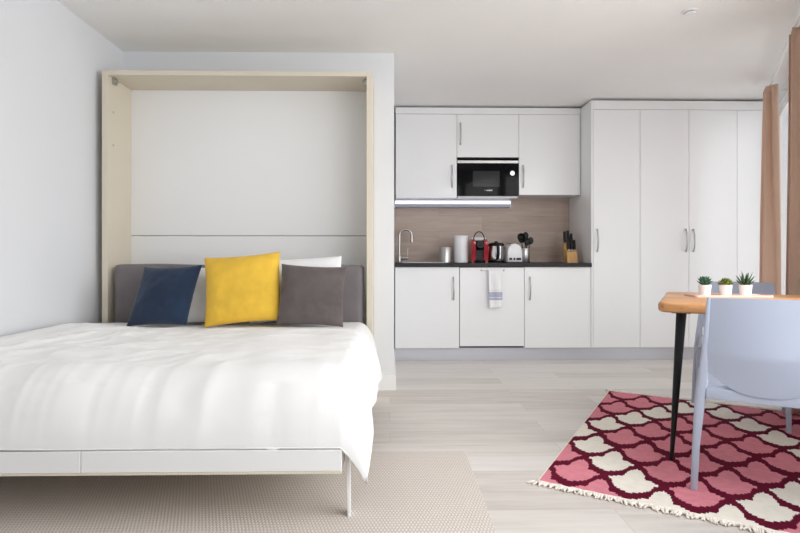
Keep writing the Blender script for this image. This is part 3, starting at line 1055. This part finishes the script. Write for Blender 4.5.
def h_turner(bm):
    prism(bm, [(-.018, 0), (.018, 0), (.034, .03), (.036, .085), (-.036, .085), (-.034, .03)], 'y', -.002, .002, .001)
def h_server(bm):
    ball(bm, (0, 0, .03), .026, .009, .036)
    for k in range(-2, 3):
        rod(bm, (k * .009, -.004, .05), (k * .011, -.016, .066), .0025, 6)
def h_slotted(bm):
    ball(bm, (0, 0, .032), .03, .006, .036)
utensil('ladle', 'black ladle with the largest round bowl in the utensil pot', (-.012, -.008), (-.10, -.03), .205, h_ladle)
utensil('serving_spoon', 'black spoon standing upright in the middle of the utensil pot', (.0, .012), (.06, .05), .215, h_spoon)
utensil('spatula', 'black flat spatula at the back of the utensil pot', (-.010, .022), (-.05, .07), .185, h_turner)
utensil('slotted_spoon', 'black rounded spoon leaning right in the utensil pot', (.012, -.006), (.20, -.02), .175, h_slotted)
utensil('pasta_server', 'short black toothed server at the front of the utensil pot', (.004, -.018), (.05, -.06), .16, h_server)

# knife block with knives
kx, ky = 1.738, 5.16
kb = thing('knife_block', 'pale wooden knife block beside the tall cupboards', 'knife block', (kx, ky, Z))
bm = new()
prism(bm, [(ky - .055, Z), (ky + .075, Z), (ky + .105, Z + .165), (ky + .045, Z + .19), (ky + .035, Z + .125), (ky - .03, Z + .105)], 'x', kx - .05, kx + .05, .003)
obj('block', bm, M['blockwood'], kb)
kn = [(-.032, .07, .19, .115, 'black-handled knife in the back row at the left of the block'),
      (-.002, .065, .195, .12, 'black-handled knife in the middle of the back row of the block'),
      (.03, .07, .185, .10, 'black-handled knife in the back row at the right of the block'),
      (-.022, .0, .118, .10, 'black-handled knife in the front row at the left of the block'),
      (.008, .0, .118, .11, 'black-handled knife in the middle of the front row of the block'),
      (.036, .0, .118, .10, 'black-handled knife in the front row at the right of the block')]
for dx, dy, z, ln, lab in kn:
    base = Vector((kx + dx, ky + dy, Z + z - (.004 if dy else .002)))
    root = thing('knife', lab, 'knife', base, 0, 'knives in the wooden block')
    tilt = Matrix.Rotation(rad(-8), 4, 'X')
    bm = new()
    prism(bm, [(-.012, .006), (.012, .006), (.0135, ln * .5), (.012, ln), (-.010, ln + .004), (-.0125, ln * .5)], 'x', -.0105, .0105, .003)
    bmesh.ops.transform(bm, verts=bm.verts, matrix=tilt)
    obj('handle', bm, M['black'], root, local=True)
    bm = new(); box(bm, -.011, .011, -.0125, .0125, 0, .0065)
    bmesh.ops.transform(bm, verts=bm.verts, matrix=tilt)
    obj('bolster', bm, M['steel'], root, local=True)

# ------------------------------------------------------------------ dining table
TR, TD = .78, .87
tb = thing('dining_table', 'small wooden table with a rounded live-edge top and slim black legs', 'table', (CX, CY, 0), ROT)
def top_outline(inset, wob):
    pts = []
    n = 26
    def w(s, k):
        return wob * (.012 * noise.noise(Vector((s * 7, k, 1))) + .004 * noise.noise(Vector((s * 21, k, 2))))
    for k in range(n):
        s = k / n
        pts.append((inset + TR * s * (1 - 2 * inset / TR), inset + w(s, 1)))
    for k in range(n):
        s = k / n
        pts.append((TR - inset, inset + (TD - 2 * inset) * s))
    for k in range(n):
        s = k / n
        pts.append((TR - inset - (TR - 2 * inset) * s, TD - inset + w(s, 5)))
    for k in range(n):
        s = k / n
        pts.append((inset + w(s, 9), TD - inset - (TD - 2 * inset) * s))
    # soften the corners
    out = []
    N = len(pts)
    for k in range(N):
        a = [pts[(k + j) % N] for j in (-1, 0, 1)]
        out.append((sum(p[0] for p in a) / 3, sum(p[1] for p in a) / 3))
    return out
bm = new()
rings = []
for inset, z in ((.04, .700), (.012, .7035), (.002, .710), (0, .722), (0, .738), (.004, .746), (.009, .7492), (.014, .750)):
    rings.append([bm.verts.new((x, y, z)) for x, y in top_outline(inset, 1)])
n = len(rings[0])
for a, b in zip(rings, rings[1:]):
    for k in range(n):
        bm.faces.new((a[k], a[(k + 1) % n], b[(k + 1) % n], b[k]))
bm.faces.new(rings[0][::-1]); bm.faces.new(rings[-1])
obj('tabletop', bm, M['tablewood'], tb, smooth=40, local=True)
for (fx, fy), (tx_, ty_) in (((.055, .072), (.095, .125)), ((.715, .072), (.68, .125)), ((.16, .78), (.225, .74)), ((.70, .78), (.66, .74))):
    bm = new()
    tube(bm, [(fx, fy, .0085), (fx + (tx_ - fx) * .5, fy + (ty_ - fy) * .5, .354), (tx_, ty_, .6995)], [.0085, .016, .0225], 20)
    bm2 = box(bm, tx_ - .04, tx_ + .04, ty_ - .04, ty_ + .04, .6935, .6998)
    obj('leg', bm, M['blackmetal'], tb, smooth=40, local=True, label='tapered black metal leg')

# ------------------------------------------------------------------ chairs (local axes: x across, y forwards, origin under the rear legs)
def bez(p0, p1, p2, n):
    return [((1 - k / n) ** 2) * Vector(p0) + 2 * (k / n) * (1 - k / n) * Vector(p1) + ((k / n) ** 2) * Vector(p2) for k in range(n + 1)]

def leg_sweep(bm, pts, sizes):
    """A leg with a rounded rectangular section; sizes are (half width, half depth)."""
    rings = []
    for p, (a, b) in zip(pts, sizes):
        ring = []
        for k in range(16):
            t_ = 2 * PI * k / 16
            c, s = math.cos(t_), math.sin(t_)
            ring.append(bm.verts.new((p[0] + a * math.copysign(abs(c) ** .6, c), p[1] + b * math.copysign(abs(s) ** .6, s), p[2])))
        rings.append(ring)
    for a, b in zip(rings, rings[1:]):
        for k in range(16):
            bm.faces.new((a[k], a[(k + 1) % 16], b[(k + 1) % 16], b[k]))
    bm.faces.new(rings[0][::-1]); bm.faces.new(rings[-1])
    return bm

def back_y(x, z):
    """Depth of the back shell: bowed backwards across, leaning back as it rises."""
    k = (z - .42) / .38
    bow = (1 - (x / .235) ** 2)
    return -.01 - .035 * k - .012 * k * k - bow * (.030 + .028 * (1 - abs(2 * k - .8)))

def make_chair(label, loc, rotz, sp=0.):
    root = thing('dining_chair', label, 'chair', loc, rotz, 'lavender-grey plastic chairs at the table')
    z0, zt = .385, .795
    # back shell: rounded lower edge, straight top
    def shell(u, v):
        x = -.208 + .416 * u
        zl = z0 + .105 * abs(2 * u - 1) ** 2.6 + .035
        z = zl + (zt + .004 * (1 - (2 * u - 1) ** 2) - zl) * v
        k = 1 - .085 * v
        return Vector((x * k, back_y(x, z), z))
    bm = new()
    n1, n2 = 40, 28
    A = grid(bm, n1, n2, shell)
    B = grid(bm, n1, n2, lambda u, v: shell(u, v) + Vector((0, .011, 0)))
    for i in range(n1):
        for j in (0, n2):
            bm.faces.new((A[i][j], A[i + 1][j], B[i + 1][j], B[i][j]))
    for j in range(n2):
        for i in (0, n1):
            bm.faces.new((A[i][j], A[i][j + 1], B[i][j + 1], B[i][j]))
    obj('backrest', bm, M['chair'], root, smooth=50, local=True)
    # seat: dished plate with a turned-down rim
    def seat(u, v):
        w_ = .205 + .012 * v
        x = (2 * u - 1) * w_
        y = -.03 + .455 * v
        z = .448 - .018 * (1 - (2 * u - 1) ** 2) * math.sin(PI * min(1, v * 1.1)) - .012 * max(0, v - .85) / .15
        return Vector((x, y, z))
    bm = new()
    A = grid(bm, 30, 30, seat)
    B = grid(bm, 30, 30, lambda u, v: seat(u, v) - Vector((0, 0, .010)))
    for i in range(30):
        for j in (0, 30):
            bm.faces.new((A[i][j], A[i + 1][j], B[i + 1][j], B[i][j]))
            bm.faces.new((A[j][i], A[j][i + 1], B[j][i + 1], B[j][i]))
    obj('seat', bm, M['chair'], root, smooth=50, local=True)
    # apron round the seat
    bm = new()
    box(bm, -.20, .20, -.038, -.024, .392, .437, .004)
    box(bm, -.205, .205, .405, .419, .395, .420, .004)
    for s in (-1, 1):
        a, b = sorted((s * .200, s * .213))
        box(bm, a, b, -.02, .40, .395, .428, .004)
    obj('apron', bm, M['chair'], root, smooth=40, local=True)
    for s in (-1, 1):
        bm = new()
        leg_sweep(bm, [(s * .243, .0, .008), (s * .235, -.006, .2), (s * .222, -.012, .37), (s * .213, -.018, .44), (s * .203, -.032, .6), (s * .1915, -.062, .797)],
                  [(.0125, .012), (.0145, .016), (.019, .02), (.021, .019), (.011, .012), (.0065, .009)])
        obj('leg', bm, M['chair'], root, smooth=40, local=True, label='rear leg rising into the side of the backrest')
        bm = new()
        leg_sweep(bm, [(s * (.214 + sp), .43, .008), (s * (.21 + sp * .8), .415, .2), (s * (.207 + sp * .4), .405, .37), (s * .207, .40, .436)],
                  [(.0125, .0125), (.0145, .016), (.019, .02), (.02, .022)])
        obj('leg', bm, M['chair'], root, smooth=40, local=True)
    return root

p = slant(.392, -.235)
make_chair('lavender-grey plastic chair with its back turned, tucked under the near end of the table', (p.x, p.y, 0), ROT, .026)
p = slant(.38, 1.255)
far = make_chair('lavender-grey plastic chair behind the three potted plants, facing into the table', (p.x, p.y, 0), ROT + PI)

# tray and potted plants
p = slant(.30, .56, .7503)
tr = thing('tray', 'thin pale pink tray on the table under three small potted plants', 'tray', p, rad(-4))
bm = new()
def rr(hw, hd, r, n=6):
    pts = []
    for cx_, cy_, a0 in ((hw - r, hd - r, 0), (-hw + r, hd - r, 90), (-hw + r, -hd + r, 180), (hw - r, -hd + r, 270)):
        for k in range(n + 1):
            a = rad(a0 + 90 * k / n)
            pts.append((cx_ + r * math.cos(a), cy_ + r * math.sin(a)))
    return pts
prism(bm, rr(.20, .065, .02), 'z', 0, .006, .0012)
obj('board', bm, M['trayp'], tr, local=True)
bm = new()
o_, i_ = rr(.20, .065, .02), rr(.195, .06, .017)
vo = [bm.verts.new((x, y, .006)) for x, y in o_]; vi = [bm.verts.new((x, y, .006)) for x, y in i_]
vo2 = [bm.verts.new((x, y, .010)) for x, y in o_]; vi2 = [bm.verts.new((x, y, .010)) for x, y in i_]
n = len(o_)
for k in range(n):
    q = (k + 1) % n
    bm.faces.new((vo[k], vo[q], vo2[q], vo2[k])); bm.faces.new((vi[k], vi[q], vi2[q], vi2[k])); bm.faces.new((vo2[k], vo2[q], vi2[q], vi2[k]))
    bm.faces.new((vo[k], vo[q], vi[q], vi[k]))
obj('rim', bm, M['trayp'], tr, local=True)

def leaf(bm, base, d, length, width, thick, curl):
    """A fleshy pointed leaf from base in direction d, bending up by curl."""
    d = Vector(d).normalized()
    side = d.cross(Vector((0, 0, 1)))
    side = side.normalized() if side.length > 1e-3 else Vector((1, 0, 0))
    up = side.cross(d)
    pr = []
    for k in range(7):
        s = k / 6
        w_ = width * (math.sin(PI * (.18 + .82 * s)) ** .8 if s < 1 else .03)
        c = Vector(base) + d * length * s + Vector((0, 0, curl * length * s * s))
        pr.append([bm.verts.new(c + side * w_ * math.cos(a) + up * thick * (w_ / width) * math.sin(a)) for a in [2 * PI * j / 8 for j in range(8)]])
    for a, b in zip(pr, pr[1:]):
        for j in range(8):
            bm.faces.new((a[j], a[(j + 1) % 8], b[(j + 1) % 8], b[j]))
    bm.faces.new(pr[0][::-1]); bm.faces.new(pr[-1])

def potted(label, loc, kind, mat):
    root = thing('potted_plant', label, 'plant', loc, random.uniform(0, 6), 'small potted plants on the tray')
    bm = new(); lathe(bm, [(.0235, 0), (.0255, .001), (.031, .053), (.0315, .056), (.0285, .056), (.028, .047), (0, .047)], 32)
    obj('pot', bm, M['ceramic'], root, smooth=40, local=True, label='white tapered pot')
    bm = new(); lathe(bm, [(.0275, .0472), (.0275, .050), (0, .052)], 24)
    obj('soil', bm, M['soil'], root, smooth=40, local=True)
    bm = new()
    if kind == 'rosette':
        for ring, (n, tilt, ln) in enumerate(((9, .25, .036), (8, .6, .034), (7, 1.1, .030), (4, 2.2, .022))):
            for k in range(n):
                a = 2 * PI * (k + .5 * ring) / n
                leaf(bm, (.004 * math.cos(a), .004 * math.sin(a), .056 + .006 * ring), (math.cos(a), math.sin(a), tilt), ln, .0085, .0045, .35)
    elif kind == 'bush':
        for k in range(95):
            a = random.uniform(0, 2 * PI)
            e_ = random.uniform(.0, 1.4)
            d = Vector((math.cos(a) * math.cos(e_), math.sin(a) * math.cos(e_), math.sin(e_)))
            b = Vector((0, 0, .054)) + Vector((d.x * .026, d.y * .026, d.z * .024))
            leaf(bm, b, d + Vector((random.uniform(-.4, .4), random.uniform(-.4, .4), .2)), random.uniform(.010, .017), .0046, .002, .1)
        ball(bm, (0, 0, .054), .026, .026, .024)
    else:
        for ring, (n, tilt, ln) in enumerate(((8, .45, .048), (8, .95, .052), (6, 1.9, .056), (3, 4.5, .055))):
            for k in range(n):
                a = 2 * PI * (k + .5 * ring) / n + random.uniform(-.15, .15)
                leaf(bm, (.005 * math.cos(a), .005 * math.sin(a), .05 + .002 * ring), (math.cos(a), math.sin(a), tilt), ln * random.uniform(.85, 1.1), .0058, .003, .3)
    obj('leaves', bm, mat, root, smooth=True, local=True)
zt = .7503 + .0062
potted('potted plant with a round blue-green rosette, leftmost on the tray', (1.642, 2.788, zt), 'rosette', M['leaf_blue'])
potted('potted plant with a low olive-green tuft, middle of the three on the tray', (1.750, 2.785, zt), 'bush', M['leaf_lime'])
potted('potted plant with dark spiky upright leaves, rightmost on the tray', (1.853, 2.782, zt), 'aloe', M['leaf_dark'])

# ------------------------------------------------------------------ curtains
def curtain(label, d0, d1, z0, z1, nfold, amp, seed, rc, flare):
    def f(u, v):
        k = v
        mid = (d0 + d1) / 2
        wd = (d1 - d0) * (1 + flare * (1 - k))
        ph = u * nfold * 2 * PI
        wob = noise.noise(Vector((u * 3 + seed, k * 1.4, seed)))
        am = amp * (1 + .35 * noise.noise(Vector((u * 5, seed, k)))) * (.8 + .35 * (1 - k))
        d = mid + wd * (u - .5) + .012 * math.sin(2 * ph + seed) + .015 * wob
        r = rc + am * math.sin(ph + .8 * wob * (1 - k)) + .02 * wob * (1 - k)
        return Vector((r, d, z0 + (z1 - z0) * v))
    bm = new()
    grid(bm, int(nfold * 18), 40, f)
    o = obj('curtain', bm, M['curtain'], smooth=True)
    o.data.transform(Matrix.Translation((-rc, -(d0 + d1) / 2, -z0)))
    so = o.modifiers.new('thickness', 'SOLIDIFY'); so.thickness = .003; so.offset = 0
    o.location = slant(rc, (d0 + d1) / 2, z0)
    o.rotation_euler.z = ROT
    return tag(o, label, 'curtain', 'tan curtains at the window')
curtain('tan curtain gathered beside the tall cupboards, behind the bright window gap', 2.42, 2.66, .02, 2.325, 3, .055, 2.3, .672, .05)
curtain('tan curtain cut off by the picture edge, nearer than the bright window gap', 1.17, 1.40, .02, 2.325, 4, .04, 7.7, .688, .02)
cr = thing('curtain_rail', 'thin cream curtain rail just under the ceiling above the tan curtains', 'rail', slant(.672, 1.5, 2.34), ROT)
bm = new(); rod(bm, (0, -1.4, 0), (0, 1.26, 0), .011, 14)
obj('rod', bm, M['ceramic'], cr, smooth=40, local=True)
for d in (-1.3, 0, 1.22):
    bm = new(); rod(bm, (0, d, 0), (RW - .672 - .001, d, 0), .006, 10)
    rod(bm, (RW - .672 - .006, d, 0), (RW - .672 - .001, d, 0), .02, 16)
    obj('bracket', bm, M['ceramic'], cr, smooth=40, local=True)

# ceiling fitting
sx_, sy_ = 1.79, 3.19
sd = thing('ceiling_sprinkler', 'small round white fitting set in the ceiling', 'ceiling fitting', (sx_, sy_, HC - .0005))
bm = new(); lathe(bm, [(.045, HC - .0006), (.047, HC - .003), (.044, HC - .007), (.03, HC - .008), (0, HC - .008)], 36, sx_, sy_)
obj('flange', bm, M['trim'], sd, smooth=40)
bm = new(); lathe(bm, [(.024, HC - .0082), (.024, HC - .012), (0, HC - .012)], 30, sx_, sy_)
obj('gap_ring', bm, M['dark'], sd, smooth=40)
bm = new(); lathe(bm, [(.030, HC - .0122), (.031, HC - .015), (.028, HC - .018), (0, HC - .019)], 36, sx_, sy_)
obj('cover', bm, M['trim'], sd, smooth=40)

# ------------------------------------------------------------------ daylight
def area(name, loc, rot, sx, sy, power, col=(1, 1, 1)):
    l = bpy.data.lights.new(name, 'AREA')
    l.shape = 'RECTANGLE'
    l.size, l.size_y = sx, sy
    l.energy = power
    l.color = col
    o = bpy.data.objects.new(name, l)
    COL.objects.link(o)
    o.location = loc
    o.rotation_euler = rot
    return o
# sky light just outside each window
def window_light(name, w, power, col, spread):
    c = slant(RW + .5, (w[0] + w[1]) / 2, (w[2] + w[3]) / 2)
    o = area(name, c, (0, 0, 0), w[1] - w[0] + .1, w[3] - w[2] + .1, power, col)
    o.data.spread = rad(spread)
    zax = (R + Vector((0, 0, .6))).normalized()                                  # lamps shine along their -Z
    x = D
    c.z += .25
    o.location = c
    y = zax.cross(x)
    o.rotation_euler = Matrix((x, y, zax)).transposed().to_euler()
    return o
window_light('sky_light_window_1', W1, 1.6, (.98, .99, 1), 95)
window_light('sky_light_window_2', W2, 31, (.98, .99, 1), 165)
area('sky_light_window_3', ((W3[0] + W3[1]) / 2, YR - .45, (W3[2] + W3[3]) / 2 + .2), (-PI / 2 + rad(18), PI, 0), W3[1] - W3[0] + .1, W3[3] - W3[2] + .1, 1010, (.97, .985, 1))

w = bpy.data.worlds.new('overcast_sky')
bpy.context.scene.world = w
w.use_nodes = True
bg = w.node_tree.nodes['Background']
bg.inputs['Color'].default_value = (.93, .96, 1, 1)
bg.inputs['Strength'].default_value = .45

# ------------------------------------------------------------------ camera
cam = bpy.data.cameras.new('camera')
cam.sensor_width = 36
cam.lens = 540 / 800 * 36
cam.shift_y = (257 - 266.5) / 800
cam.clip_start = .02
co = bpy.data.objects.new('camera', cam)
COL.objects.link(co)
co.location = (0, 0, .957)
co.rotation_euler = (PI / 2, 0, -math.atan(10 / 540))
sc = bpy.context.scene
sc.camera = co
vs_ = sc.view_settings
sc.display_settings.display_device = 'sRGB'
vs_.view_transform = 'Standard'
vs_.look = 'None'
vs_.exposure = 1.66
vs_.gamma = 1
vs_.use_curve_mapping = False
sc.cycles.use_denoising = True
sc.cycles.max_bounces = 10
sc.cycles.diffuse_bounces = 6
sc.cycles.sample_clamp_indirect = 6
